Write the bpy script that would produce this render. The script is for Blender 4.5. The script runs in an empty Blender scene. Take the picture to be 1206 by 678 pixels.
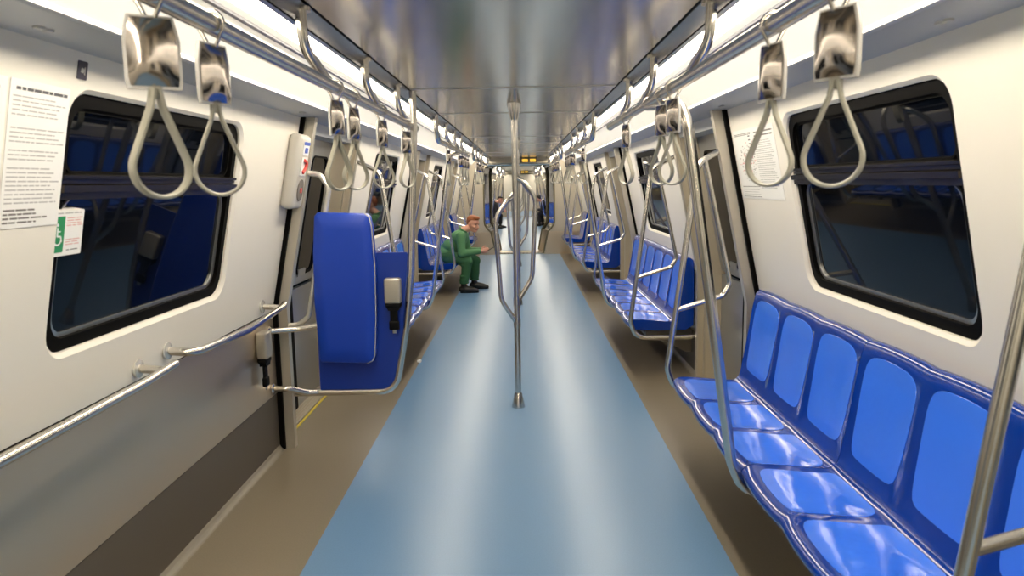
import bpy, bmesh, math, random
from math import sin, cos, pi, atan, sqrt, tan, acos
from mathutils import Vector, Matrix
random.seed(7)
S = bpy.context.scene
COL = S.collection

# ------------------------------------------------------------------ materials
def mat(name, col, rough=.5, metal=0., spec=.5, bump=0., bscale=30., stretch=None, coat=0., vary=0., vscale=6.,
        emit=None, estr=0., rvar=0.):
    m = bpy.data.materials.new(name); m.use_nodes = True
    nt = m.node_tree; b = nt.nodes['Principled BSDF']
    b.inputs['Base Color'].default_value = (*col, 1)
    b.inputs['Roughness'].default_value = rough
    b.inputs['Metallic'].default_value = metal
    b.inputs['Specular IOR Level'].default_value = spec
    if coat:
        b.inputs['Coat Weight'].default_value = coat; b.inputs['Coat Roughness'].default_value = .08
    if emit:
        b.inputs['Emission Color'].default_value = (*emit, 1); b.inputs['Emission Strength'].default_value = estr
    if bump or vary or rvar:
        tc = nt.nodes.new('ShaderNodeTexCoord'); mp = nt.nodes.new('ShaderNodeMapping')
        nt.links.new(tc.outputs['Object'], mp.inputs[0])
        if stretch: mp.inputs['Scale'].default_value = stretch
    if bump:
        n = nt.nodes.new('ShaderNodeTexNoise'); n.inputs['Scale'].default_value = bscale; n.inputs['Detail'].default_value = 3
        nt.links.new(mp.outputs[0], n.inputs['Vector'])
        bp = nt.nodes.new('ShaderNodeBump'); bp.inputs['Strength'].default_value = bump; bp.inputs['Distance'].default_value = .02
        nt.links.new(n.outputs['Fac'], bp.inputs['Height']); nt.links.new(bp.outputs[0], b.inputs['Normal'])
    if vary or rvar:
        n = nt.nodes.new('ShaderNodeTexNoise'); n.inputs['Scale'].default_value = vscale; n.inputs['Detail'].default_value = 6
        nt.links.new(mp.outputs[0], n.inputs['Vector'])
        if vary:
            r = nt.nodes.new('ShaderNodeMapRange'); r.inputs[1].default_value = .3; r.inputs[2].default_value = .7
            r.inputs[3].default_value = 1 - vary; r.inputs[4].default_value = 1 + vary
            nt.links.new(n.outputs['Fac'], r.inputs[0])
            mx = nt.nodes.new('ShaderNodeVectorMath'); mx.operation = 'SCALE'; mx.inputs[0].default_value = col
            nt.links.new(r.outputs[0], mx.inputs['Scale']); nt.links.new(mx.outputs[0], b.inputs['Base Color'])
        if rvar:
            r = nt.nodes.new('ShaderNodeMapRange'); r.inputs[1].default_value = .3; r.inputs[2].default_value = .7
            r.inputs[3].default_value = max(0, rough - rvar); r.inputs[4].default_value = rough + rvar
            nt.links.new(n.outputs['Fac'], r.inputs[0]); nt.links.new(r.outputs[0], b.inputs['Roughness'])
    return m

M = dict(
    wall=mat('white_wall_panel', (.82, .775, .69), .38),
    steel=mat('brushed_steel_panel', (.60, .50, .375), .34, .8),
    skirt=mat('dark_skirting', (.095, .080, .060), .5),
    floor_blue=mat('blue_vinyl_floor', (.150, .285, .475), .30, vary=.05, vscale=160, spec=.5, bump=.02, bscale=220),
    floor_grey=mat('brown_grey_vinyl_floor', (.215, .180, .130), .36, vary=.08, vscale=150),
    cove=mat('floor_cove', (.26, .23, .18), .4),
    tube=mat('stainless_tube', (.70, .67, .615), .25, 1.),
    alu=mat('grey_aluminium', (.50, .50, .49), .30, .9),
    ceiling=mat('polished_ceiling_metal', (.63, .585, .515), .19, 1., bump=.13, bscale=2.4, stretch=(1.6, .45, 1)),
    darkstrip=mat('grey_blue_strip', (.22, .22, .25), .25, .8),
    black=mat('black_rubber', (.003, .0027, .0025), .6, spec=.05),
    glass=mat('dark_window_glass', (.002, .003, .006), .03, 0., .20),
    seat=mat('blue_seat_plastic', (.002, .038, .31), .14, bump=.06, bscale=6, coat=.3),
    pad=mat('light_blue_seat_plastic', (.045, .20, .95), .13, bump=.22, bscale=7, coat=.4),
    board=mat('blue_board', (.003, .034, .30), .38),
    cushion=mat('blue_vinyl_cushion', (.003, .046, .43), .40),
    soffit=mat('pale_grey_soffit', (.52, .53, .54), .38, .15),
    covewhite=mat('white_cove_panel', (.84, .82, .77), .33),
    diff=mat('light_diffuser', (.9, .9, .9), .4, emit=(1., .895, .72), estr=22.),
    post=mat('door_post_metal', (.50, .46, .385), .36, .55),
    jamb=mat('beige_jamb', (.47, .405, .30), .42, .15),
    leaf=mat('door_leaf_steel', (.42, .44, .47), .28, .85),
    yellow=mat('yellow_line', (.62, .50, .05), .5),
    beige=mat('gangway_beige', (.50, .445, .35), .45),
    gasket=mat('olive_gasket', (.15, .13, .07), .45),
    mirror=mat('polished_gangway_panel', (.20, .195, .18), .08, 1.),
    strap=mat('strap_plastic', (.37, .355, .29), .35),
    block=mat('polished_strap_plate', (.50, .45, .41), .15, 1., bump=.03, bscale=12),
    blockrim=mat('clear_plate_rim', (.70, .68, .65), .2, .3),
    paper=mat('poster_paper', (.86, .85, .82), .45),
    ink=mat('grey_print', (.46, .45, .44), .6),
    inkdark=mat('dark_print', (.10, .10, .11), .6),
    red=mat('red_print', (.62, .06, .05), .5),
    pink=mat('pink_print', (.72, .40, .38), .5),
    green=mat('green_print', (.02, .25, .09), .5),
    white=mat('white_print', (.85, .85, .85), .5),
    navy=mat('navy_plate', (.028, .024, .05), .45),
    bluep=mat('blue_print', (.05, .10, .45), .5),
    grey=mat('grey_housing', (.50, .475, .43), .42),
    dgrey=mat('dark_grille', (.16, .145, .13), .6),
    webbing=mat('black_webbing', (.004, .004, .004), .6, spec=.15),
    amber=mat('amber_display', (.3, .15, .02), .5, emit=(1., .58, .06), estr=1.6),
    skin=mat('skin', (.68, .34, .235), .5),
    hair=mat('ginger_hair', (.27, .080, .022), .55, bump=.3, bscale=60),
    dhair=mat('dark_hair', (.02, .014, .01), .55),
    shirt=mat('green_shirt', (.085, .235, .100), .75, bump=.25, bscale=14),
    trousers=mat('green_trousers', (.028, .115, .045), .8, bump=.25, bscale=12),
    shoe=mat('black_leather', (.012, .011, .010), .3),
    black_cloth=mat('black_cloth', (.015, .014, .016), .8),
    lip=mat('lips', (.40, .10, .08), .5),
    eye=mat('eye', (.03, .02, .02), .2),
    phone=mat('black_phone', (.01, .01, .012), .15),
    handle=mat('handle_white_tube', (.70, .68, .63), .25, .6),
)

# ------------------------------------------------------------------ mesh builder
def fillet(pts, rad):
    P = [Vector(p) for p in pts]
    if not isinstance(rad, (list, tuple)): rad = [rad] * len(P)
    out = [P[0]]
    for i in range(1, len(P) - 1):
        a, b, c = P[i-1], P[i], P[i+1]
        u = (a - b).normalized(); v = (c - b).normalized(); ang = u.angle(v)
        r = rad[i]
        if ang > pi - .02 or r <= 0: out.append(b); continue
        t = min(r / tan(ang / 2), .49 * (a - b).length, .49 * (c - b).length); r2 = t * tan(ang / 2)
        cen = b + (u + v).normalized() * (r2 / sin(ang / 2))
        s0 = (b + u * t) - cen; s1 = (b + v * t) - cen
        n = max(4, int((pi - ang) / .2)); tot = s0.angle(s1); ax = s0.cross(s1).normalized()
        for k in range(n + 1): out.append(cen + Matrix.Rotation(tot * k / n, 3, ax) @ s0)
    out.append(P[-1])
    return out

class MB:
    def __init__(s): s.v = []; s.f = []; s.mi = []; s.sm = []; s.mats = []
    def mi_of(s, m):
        if m not in s.mats: s.mats.append(m)
        return s.mats.index(m)
    def add(s, v, f, m, smooth=False):
        o = len(s.v); s.v += [tuple(q) for q in v]; k = s.mi_of(m)
        for q in f: s.f.append([i + o for i in q]); s.mi.append(k); s.sm.append(smooth)
        return s
    def box(s, a, b, m):
        (x0, y0, z0), (x1, y1, z1) = a, b
        v = [(x, y, z) for x in (x0, x1) for y in (y0, y1) for z in (z0, z1)]
        return s.add(v, [(0, 1, 3, 2), (4, 6, 7, 5), (0, 4, 5, 1), (2, 3, 7, 6), (0, 2, 6, 4), (1, 5, 7, 3)], m)
    def rbox(s, c, size, r, m, seg=3, rot=None, smooth=True):
        bm = bmesh.new(); bmesh.ops.create_cube(bm, size=1)
        for v in bm.verts: v.co = Vector((v.co.x * size[0], v.co.y * size[1], v.co.z * size[2]))
        bmesh.ops.bevel(bm, geom=bm.edges[:], offset=min(r, .49 * min(size)), segments=seg, profile=.5, affect='EDGES')
        R = rot or Matrix.Identity(3)
        bm.verts.index_update()
        s.add([R @ v.co + Vector(c) for v in bm.verts], [[v.index for v in f.verts] for f in bm.faces], m, smooth)
        bm.free(); return s
    def sweep(s, path, prof, m, up=None, caps=True, smooth=True):
        # prof: closed list of (a,b) offsets in the moving frame
        P = [Vector(p) for p in path]; n = len(P); k = len(prof)
        T = [(P[min(i+1, n-1)] - P[max(i-1, 0)]).normalized() for i in range(n)]
        if up is None:
            up = Vector((0, 0, 1))
            if abs(T[0].dot(up)) > .9: up = Vector((0, 1, 0))
        N = Vector(up); vs = []
        for i in range(n):
            N = (N - T[i] * N.dot(T[i])).normalized(); B = T[i].cross(N)
            for a, b in prof: vs.append(P[i] + N * a + B * b)
        fs = [(i*k + j, i*k + (j+1) % k, (i+1)*k + (j+1) % k, (i+1)*k + j) for i in range(n-1) for j in range(k)]
        s.add(vs, fs, m, smooth)
        if caps:
            s.add(vs[:k], [list(range(k))], m); s.add(vs[-k:], [list(range(k))[::-1]], m)
        return s
    def tube(s, pts, r, m, fil=0., seg=12):
        prof = [(r * cos(2*pi*j/seg), r * sin(2*pi*j/seg)) for j in range(seg)]
        return s.sweep(fillet(pts, fil), prof, m)
    def lathe(s, rz, m, c=(0, 0, 0), seg=24, axis='z'):
        vs = []; k = len(rz)
        for i in range(seg):
            a = 2*pi*i/seg
            for r, z in rz:
                q = (r*cos(a), r*sin(a), z)
                if axis == 'x': q = (z, r*cos(a), r*sin(a))
                if axis == 'y': q = (r*cos(a), z, r*sin(a))
                vs.append((q[0]+c[0], q[1]+c[1], q[2]+c[2]))
        fs = [(i*k+j, ((i+1) % seg)*k+j, ((i+1) % seg)*k+j+1, i*k+j+1) for i in range(seg) for j in range(k-1)]
        s.add(vs, fs, m, True)
        for j in (0, k-1): s.add([vs[i*k+j] for i in range(seg)], [list(range(seg))], m)
        return s
    def prism_y(s, poly, y0, y1, m, smooth=False):
        n = len(poly)
        v = [(x, y0, z) for x, z in poly] + [(x, y1, z) for x, z in poly]
        s.add(v, [(i, (i+1) % n, n+(i+1) % n, n+i) for i in range(n)], m, smooth)
        return s.add(v, [list(range(n)), list(range(n, 2*n))[::-1]], m)
    def prism(s, poly, fn, d0, d1, m, smooth=False):
        # poly in a 2-D chart, fn(a, b, d) -> point
        n = len(poly)
        v = [fn(a, b, d0) for a, b in poly] + [fn(a, b, d1) for a, b in poly]
        s.add(v, [(i, (i+1) % n, n+(i+1) % n, n+i) for i in range(n)], m, smooth)
        return s.add(v, [list(range(n)), list(range(n, 2*n))[::-1]], m)
    def strip(s, loopA, loopB, m, smooth=False):
        n = len(loopA)
        return s.add(list(loopA) + list(loopB), [(i, (i+1) % n, n+(i+1) % n, n+i) for i in range(n)], m, smooth)
    def holed(s, outer, inner, fn, d, m):
        bm = bmesh.new()
        for lp in (outer, inner):
            vs = [bm.verts.new((a, b, 0)) for a, b in lp]
            for i in range(len(vs)): bm.edges.new((vs[i], vs[(i+1) % len(vs)]))
        bmesh.ops.triangle_fill(bm, use_beauty=True, use_dissolve=False, edges=bm.edges[:])
        bm.verts.index_update()
        s.add([fn(v.co.x, v.co.y, d) for v in bm.verts], [[v.index for v in f.verts] for f in bm.faces], m)
        bm.free(); return s
    def build(s, name, parent=None, recalc=True):
        me = bpy.data.meshes.new(name)
        me.from_pydata(s.v, [], s.f)
        for m in s.mats: me.materials.append(m)
        me.polygons.foreach_set('material_index', s.mi); me.polygons.foreach_set('use_smooth', s.sm)
        bm = bmesh.new(); bm.from_mesh(me)
        if recalc:
            bmesh.ops.remove_doubles(bm, verts=bm.verts[:], dist=1e-6)
            bmesh.ops.recalc_face_normals(bm, faces=bm.faces[:])
            for e in bm.edges:
                if len(e.link_faces) == 2 and e.calc_face_angle(0) > .9: e.smooth = False
        bm.to_mesh(me); bm.free()
        o = bpy.data.objects.new(name, me); COL.objects.link(o)
        if parent: o.parent = parent
        return o

def tag(o, label, cat, group=None):
    o['label'] = label; o['category'] = cat
    if group: o['group'] = group
    return o
def thing(name, label, cat, loc=(0, 0, 0), rz=0, group=None):
    o = bpy.data.objects.new(name, None); COL.objects.link(o); o.empty_display_size = .05
    o.location = loc; o.rotation_euler = (0, 0, rz)
    return tag(o, label, cat, group)
def struct(o):
    o['kind'] = 'structure'; return o
def struct_empty(name, loc):
    o = bpy.data.objects.new(name, None); COL.objects.link(o); o.location = loc; o['kind'] = 'structure'; return o
def copy_tree(o, parent=None):
    c = o.copy(); COL.objects.link(c)
    if parent: c.parent = parent
    for ch in o.children: copy_tree(ch, c)
    return c
def place(root, loc, rz, label, group=None, cat=None):
    root.location = loc; root.rotation_euler = (0, 0, rz); root['label'] = label
    if group: root['group'] = group
    return root
class Proto:
    # first use moves the built thing, later uses copy it
    def __init__(s, fn): s.fn = fn; s.o = None
    def __call__(s, loc, rz, label, group=None):
        if s.o is None: s.o = s.fn(); t = s.o
        else: t = copy_tree(s.o)
        return place(t, loc, rz, label, group)

# ------------------------------------------------------------------ car profile
SL = .206; A = atan(SL); ZK = .85; XW = 1.43; ZT = 1.957
def wx(z): return XW if z < ZK else XW - (z - ZK) * SL
def P3(s, y, t, d=0.):            # point on the sloped upper wall of side s: t along slope, d outward
    return (s * (XW - t * sin(A) + d * cos(A)), y, ZK + t * cos(A) + d * sin(A))
def ts(z): return (z - ZK) / cos(A)
TT = ts(ZT)
def prof_poly(s, d0, d1, z0=0., z1=ZT):
    def pts(d):
        q = []
        if z0 < ZK: q += [(XW + d, z0), (XW + d, ZK)]
        else: q += [(wx(z0) + d, z0)]
        return q + [(wx(z1) + d, z1)]
    return [(s*x, z) for x, z in pts(d0) + pts(d1)[::-1]]
def rrect(cx, cy, w, h, r, n=6):
    out = []
    for k, (sx, sy) in enumerate(((1, 1), (-1, 1), (-1, -1), (1, -1))):
        for i in range(n + 1):
            a = (k + i / n) * pi / 2
            out.append((cx + sx*(w/2 - r) + r*cos(a), cy + sy*(h/2 - r) + r*sin(a)))
    return out

C0 = 2.79; PER = 4.45; HL = 1.47
# sections: (y0, y1, has window) and doors: (y0, y1)
CAR1 = [(C0 + PER*k - HL, C0 + PER*k + HL, True) for k in (-1, 0, 1, 2)] + [(14.67, 16.3, False)]
DOOR1 = [(C0 + PER*k + HL, C0 + PER*(k+1) - HL) for k in (-1, 0, 1, 2)]
CAR3 = [(35.3, 37.0, False), (38.51, 41.45, True)]; DOOR3 = [(37.0, 38.51)]
CAR2 = [(17.3, 18.93, False)] + [(21.91 + PER*k - HL, 21.91 + PER*k + HL, True) for k in (0, 1, 2)] + [(33.79, 34.4, False)]
DOOR2 = [(18.93, 20.44), (23.38, 24.89), (27.83, 29.34), (32.28, 33.79)]

# ------------------------------------------------------------------ floor
def floor_mb(y0, y1):
    m = MB()
    m.box((-.887, y0, -.05), (.887, y1, 0), M['floor_blue'])
    for s in (-1, 1):
        m.box((min(s*.887, s*1.62), y0, -.05), (max(s*.887, s*1.62), y1, 0), M['floor_grey'])
    return m
struct(floor_mb(-3.2, 16.42).build('floor')); struct(floor_mb(17.28, 41.5).build('floor'))

# ------------------------------------------------------------------ walls
WC = {}
def wall(s, y0, y1, win):
    L = round(y1 - y0, 3); key = (s, L, win); name = 'wall_right' if s > 0 else 'wall_left'
    yc = (y0 + y1) / 2
    if key in WC:
        o = WC[key].copy(); COL.objects.link(o); o.location = (0, yc, 0); return o
    m = MB(); h = L / 2
    fn = lambda a, b, d: P3(s, a, b, d)
    if win:
        outer = [(-h, 0), (h, 0), (h, TT), (-h, TT)]
        wc = (ts(1.055) + ts(1.86)) / 2; wh = ts(1.86) - ts(1.055)
        hole = rrect(0, wc, 1.34, wh, .10, 8); hole2 = rrect(0, wc, 1.312, wh - .028, .09, 8); hole3 = hole2
        m.holed(outer, hole, fn, 0, M['wall'])
        m.strip([fn(a, b, 0) for a, b in hole], [fn(a, b, .013) for a, b in hole2], M['wall'], True)
        m.strip([fn(a, b, .013) for a, b in hole2], [fn(a, b, .13) for a, b in hole3], M['wall'])
        m.holed(outer, hole3, fn, .13, M['wall'])
    else:
        m.prism([(-h, 0), (h, 0), (h, TT), (-h, TT)], fn, 0, .13, M['wall'])
    # steel lower panel with a thin seam, dark skirting and a coved foot
    m.prism_y([(s*(XW+.002), .355), (s*(XW+.002), ZK - .008), (s*(XW+.15), ZK-.008), (s*(XW+.15), .355)], -h, h, M['steel'])
    m.prism_y([(s*(XW+.008), ZK-.008), (s*(XW+.008), ZK), (s*(XW+.13), ZK), (s*(XW+.13), ZK-.008)], -h, h, M['black'])
    m.prism_y([(s*(XW+.006), .0), (s*(XW+.006), .35), (s*(XW+.15), .35), (s*(XW+.15), .0)], -h, h, M['skirt'])
    m.prism_y([(s*(XW+.012), .35), (s*(XW+.012), .355), (s*(XW+.15), .355), (s*(XW+.15), .35)], -h, h, M['black'])
    cv = [(s*(XW+.008), 0.0005), (s*(XW+.008), .035)] + [(s*(XW - .03 + .034*sin(a)), .035 - .034*cos(a)) for a in (1.3, .95, .6, .3, 0)]
    m.prism_y(cv, -h, h, M['cove'])
    o = struct(m.build(name)); o.location = (0, yc, 0); WC[key] = o
    return o

NW = [0]; WINC = {}
def window(s, yc):
    NW[0] += 1
    if s in WINC:
        r = copy_tree(WINC[s]); r.name = 'window_%d' % NW[0]; r.location = (0, yc, 0); return r
    r = struct_empty('window_%d' % NW[0], (0, yc, 0)); WINC[s] = r
    fn = lambda a, b, d: P3(s, a, b, d)
    wc = (ts(1.055) + ts(1.86)) / 2; wh = ts(1.86) - ts(1.055); lo = ts(1.055); hi = ts(1.86)
    o1 = rrect(0, wc, 1.31, wh - .03, .09, 8); i1 = rrect(0, wc, 1.235, wh - .11, .075, 8)
    f = MB()
    f.holed(o1, i1, fn, .022, M['black']); f.strip([fn(a, b, .022) for a, b in i1], [fn(a, b, .05) for a, b in i1], M['black'])
    f.strip([fn(a, b, .022) for a, b in o1], [fn(a, b, .06) for a, b in o1], M['black'])
    f.build('window_frame', r)
    b0, b1 = ts(1.540), ts(1.612)
    # panes
    p = MB(); p.prism(rrect(0, (b1 + hi - .02)/2, 1.25, hi - .02 - b1, .02), fn, .044, .056, M['glass']); p.build('upper_pane', r)
    p = MB(); p.prism(rrect(0, (lo + .02 + b0)/2, 1.25, b0 - lo - .02, .06, 8), fn, .044, .056, M['glass']); p.build('lower_pane', r)
    # grey sealing line round the lower pane
    g = MB(); oo = rrect(0, (lo + .055 + b0)/2, 1.215, b0 - lo - .055, .075, 8); ii = rrect(0, (lo + .067 + b0)/2, 1.185, b0 - lo - .067, .065, 8)
    g.holed(oo, ii, fn, .036, M['alu']); g.strip([fn(a, b, .036) for a, b in oo], [fn(a, b, .046) for a, b in oo], M['alu'])
    g.strip([fn(a, b, .036) for a, b in ii], [fn(a, b, .046) for a, b in ii], M['alu']); g.build('pane_seal', r)
    # transom of stacked bars, and a slim inner frame for the tilting pane
    t = MB()
    for k, (q0, q1, d) in enumerate(((0, .020, .008), (.023, .044, -.002), (.047, .060, .012), (.063, .073, .004))):
        t.prism([(-.655, b0 + q0), (.655, b0 + q0), (.655, b0 + q1), (-.655, b0 + q1)], fn, d, .05, M['bar'])
    t.build('transom', r)
    u = MB()
    oo = rrect(0, (b1 + hi - .055)/2, 1.225, hi - .055 - b1, .05, 6); ii = rrect(0, (b1 + .006 + hi - .068)/2, 1.195, hi - .074 - b1, .04, 6)
    u.holed(oo, ii, fn, .034, M['black']); u.strip([fn(a, b, .034) for a, b in ii], [fn(a, b, .046) for a, b in ii], M['black'])
    u.build('tilting_pane_frame', r)
    return r
M['bar'] = mat('dark_bronze_bar', (.060, .051, .043), .24, .8)

ND = [0]; DC = {}
def door(s, y0, y1):
    ND[0] += 1; yc = (y0 + y1)/2; h = (y1 - y0)/2
    if s in DC:
        r = copy_tree(DC[s]); r.name = 'door_%d' % ND[0]; r.location = (0, yc, 0); return r
    r = struct_empty('door_%d' % ND[0], (0, yc, 0)); DC[s] = r
    fn = lambda a, b, d: P3(s, a, b, d)
    for e in (-1, 1):
        p = MB()
        a, b = sorted((e*h, e*(h - .022))); p.prism_y(prof_poly(s, -.024 if e < 0 else -.012, .16), a, b, M['black'])
        q0 = -.078 if e < 0 else -.030
        a, b = sorted((e*(h - .022), e*(h - .075))); p.prism_y(prof_poly(s, q0, .02), a, b, M['post'])
        a, b = sorted((e*(h - .075), e*(h - .083))); p.prism_y(prof_poly(s, q0 + .010, .02), a, b, M['jamb'])
        a, b = sorted((e*(h - .022), e*(h - .105))); p.prism_y(prof_poly(s, .02, .185), a, b, M['post'])
        a, b = sorted((e*(h - .105), e*(h - .112))); p.prism_y(prof_poly(s, .03, .185), a, b, M['jamb'])
        p.build('door_post', r)
    hd = MB(); hd.prism_y(prof_poly(s, .02, .19, 1.885, ZT), -h + .105, h - .105, M['soffit']); hd.build('door_header', r)
    for e in (-1, 1):
        lf = MB(); w0, w1 = .006, h - .10
        a, b = sorted((e*w0, e*w1)); mid = (a + b)/2; w = b - a
        outer = [(a, 0), (b, 0), (b, ts(1.90)), (a, ts(1.90))]
        hole = rrect(mid, ts(1.33), w - .24, .86, .07, 6); hole2 = rrect(mid, ts(1.33), w - .27, .83, .06, 6)
        lf.holed(outer, hole, fn, .145, M['leaf']); lf.strip([fn(*q, .145) for q in hole], [fn(*q, .175) for q in hole], M['leaf'])
        lf.holed(outer, hole, fn, .175, M['leaf'])
        lf.strip([fn(*q, .145) for q in outer], [fn(*q, .175) for q in outer], M['leaf'])
        lf.prism_y([(s*(XW+.145), .012), (s*(XW+.145), ZK), (s*(XW+.175), ZK), (s*(XW+.175), .012)], a, b, M['leaf'])
        lfo = lf.build('door_leaf', r)
        g = MB(); g.holed(hole, hole2, fn, .139, M['black']); g.strip([fn(*q, .139) for q in hole2], [fn(*q, .16) for q in hole2], M['black'])
        g.strip([fn(*q, .139) for q in hole], [fn(*q, .16) for q in hole], M['black']); g.build('pane_gasket', lfo)
        g = MB(); g.prism(hole2, fn, .150, .160, M['glass']); g.build('pane', lfo)
        k = MB(); a, b = sorted((e*.0, e*.03)); k.prism_y(prof_poly(s, .128, .150, .02, 1.88), a, b, M['black']); k.build('edge_seal', lfo)
        q = MB(); yy = e*.25
        q.prism(rrect(yy, ts(.93), .17, .05, .01), fn, .136, .147, M['alu']); q.build('pull_plate', lfo)
    t = MB(); a, b = sorted((s*1.468, s*1.615)); t.box((a, -h + .105, 0), (b, h - .105, .010), M['post'])
    for k in range(5):
        x = 1.485 + k*.022; a, b = sorted((s*x, s*(x + .008))); t.box((a, -h + .105, .010), (b, h - .105, .013), M['jamb'])
    a, b = sorted((s*1.448, s*1.464)); t.box((a, -h + .105, 0), (b, h - .105, .006), M['yellow'])
    t.build('threshold', r)
    return r

for secs, doors in ((CAR1, DOOR1), (CAR2, DOOR2), (CAR3, DOOR3)):
    for s in (-1, 1):
        for y0, y1, w in secs:
            wall(s, y0, y1, w)
            if w: window(s, (y0 + y1)/2)
        for y0, y1 in doors: door(s, y0, y1)

# ------------------------------------------------------------------ ceiling, cove, soffit, light strips
TN = [0]
def trim(mb):
    TN[0] += 1; return struct(mb.build('trim_%d' % TN[0]))
def ceil_run(y0, y1, seams):
    m = MB(); ys = [y0] + seams + [y1]
    for a, b in zip(ys[:-1], ys[1:]):
        g = .004
        v = [(-.578, a+g, 2.1), (.578, a+g, 2.1), (.578, b-g, 2.1), (-.578, b-g, 2.1)]
        t = [(-.578, a+g, 2.13), (.578, a+g, 2.13), (.578, b-g, 2.13), (-.578, b-g, 2.13)]
        m.add(v + t, [(0, 1, 2, 3), (0, 1, 5, 4), (1, 2, 6, 5), (2, 3, 7, 6), (3, 0, 4, 7), (4, 5, 6, 7)], M['ceiling'])
    m.box((-1.75, y0, 2.135), (1.75, y1, 2.17), M['black'])
    for q in seams: m.box((-.578, q - .011, 2.0965), (.578, q + .011, 2.0995), M['alu'])
    struct(m.build('ceiling'))
    for s in (-1, 1):
        t = MB()
        t.prism_y([(s*.578, 2.112), (s*.592, 2.112), (s*.592, 2.134), (s*.578, 2.134)], y0, y1, M['black'])
        t.prism_y([(s*.592, 2.101), (s*.640, 2.070), (s*.648, 2.070), (s*.648, 2.13), (s*.592, 2.13)], y0, y1, M['darkstrip'])
        t.prism_y([(s*.6385, 2.0695), (s*.6425, 2.0665), (s*.650, 2.070), (s*.648, 2.09)], y0, y1, M['black'])
        t.prism_y([(s*.6425, 2.066), (s*.656, 2.061), (s*.656, 2.13), (s*.650, 2.13)], y0, y1, M['alu'])
        t.prism_y([(s*.745, 2.106), (s*.848, 2.106), (s*.848, 2.13), (s*.745, 2.13)], y0, y1, M['covewhite'])
        t.prism_y([(s*.840, 2.0955), (s*.852, 2.0925), (s*.852, 2.106), (s*.840, 2.106)], y0, y1, M['darkstrip'])
        trim(t)
        c = MB(); n = 10; pl = []
        for i in range(n + 1):
            u = i/n; pl.append((s*(.852 + .160*u), 2.093 - .113*u**1.55))
        pl += [(s*1.015, 1.974), (s*1.03, 1.974), (s*1.03, 2.13), (s*.852, 2.13)]
        ys2 = [y0] + [q for q in seams] + [y1]
        for a, b in zip(ys2[:-1], ys2[1:]): c.prism_y(pl, a + .002, b - .002, M['covewhite'], False)
        for f in range(len(c.sm)): c.sm[f] = True
        trim(c)
        f = MB(); f.prism_y([(s*1.008, 1.971), (s*1.02, 1.966), (s*1.21, 1.956), (s*1.35, 1.953), (s*1.35, 2.0), (s*1.008, 2.0)], y0, y1, M['soffit'])
        trim(f)
        f = MB(); f.prism_y([(s*1.33, 1.95), (s*1.75, 1.95), (s*1.75, 2.14), (s*1.33, 2.14)], y0, y1, M['soffit']); trim(f)
def sm_list(secs, doors): return sorted({round(q, 3) for d in doors for q in d})
ceil_run(-3.2, 16.42, sm_list(CAR1, DOOR1)); ceil_run(17.28, 41.5, sm_list(CAR2, DOOR2))
for (y0, y1, wh) in ((-3.0, 16.3, 'running the whole length of this carriage'), (17.4, 34.3, 'seen beyond the gangway'), (34.6, 41.3, 'in the farthest carriage')):
    for s in (-1, 1):
        t = thing('ceiling_light', 'white %s light strip above the overhead rail, %s' % ('left-hand' if s < 0 else 'right-hand', wh), 'light', (s*.705, (y0+y1)/2, 2.09))
        h = (y1 - y0)/2
        pl = [(-s*.049, -.025), (-s*.045, -.027), (s*.040, -.020), (s*.047, -.012), (s*.047, .03), (-s*.049, .03)]
        MB().prism_y(pl, -h, h, M['diff']).build('diffuser', t)
        MB().box((-.05, -h, .031), (.05, h, .038), M['alu']).build('mounting_tray', t)

# back end of the carriage behind the viewer and the far end
def end_wall(y, name):
    m = MB(); m.box((-1.7, y - .1, 0), (1.7, y, 2.14), M['wall']); struct(m.build(name))
end_wall(-3.1, 'wall_back'); end_wall(41.6, 'wall_far')

# ------------------------------------------------------------------ gangway
OPEN = [(.53, .0), (.54, .10), (.63, .50), (.70, .575), (.76, .66), (.77, .74), (.77, 1.80), (.74, 1.90), (.66, 1.96)]
def portal(y, name, opening, thick=.10):
    out = [(1.62, 0), (1.62, .85), (1.40, 2.0), (1.40, 2.13)]
    for s in (-1, 1):
        pl = [(s*x, z) for x, z in opening] + [(0, 1.96), (0, 2.13)] + [(s*x, z) for x, z in out[::-1]]
        m = MB(); m.prism_y(pl, y, y + thick, M['beige'])
        struct(m.build(name))
        lo = [(s*x, z) for x, z in opening if z < .52] + [(s*1.40, .50), (s*1.40, 0)]
        b = MB(); b.prism_y(lo, y - .012, y - .001, M['steel']); struct(b.build('trim_%d' % (90 + TN[0]))); TN[0] += 1
        g = MB(); g.tube([(s*x, y - .012, z + .02 if z == 0 else z) for x, z in opening] + [(0, y - .012, 1.965)], .017, M['gasket'], .03, 8)
        TN[0] += 1; struct(g.build('trim_%d' % (90 + TN[0])))
portal(16.30, 'wall_end', OPEN)
FAR = [(x*.83, z) for x, z in OPEN]
portal(17.28, 'wall_end', FAR)
portal(34.4, 'wall_end', OPEN)
for s in (-1, 1):   # polished inner side panels of the gangway
    a = [(s*(x + .02), 16.40, z) for x, z in OPEN[2:]]; b = [(s*(x*.83 + .02), 17.28, z) for x, z in OPEN[2:]]
    a2 = [(x + s*.02, y, z) for x, y, z in a]; b2 = [(x + s*.02, y, z) for x, y, z in b]
    m = MB(); n = len(a); v = a + b + a2 + b2
    f = [(i, i+1, n+i+1, n+i) for i in range(n-1)] + [(2*n+i, 2*n+i+1, 3*n+i+1, 3*n+i) for i in range(n-1)]
    f += [(0, n, 3*n, 2*n), (n-1, 2*n-1, 4*n-1, 3*n-1)] + [(i, i+1, 2*n+i+1, 2*n+i) for i in range(n-1)] + [(n+i, n+i+1, 3*n+i+1, 3*n+i) for i in range(n-1)]
    m.add(v, f, M['mirror']); trim(m)
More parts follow.
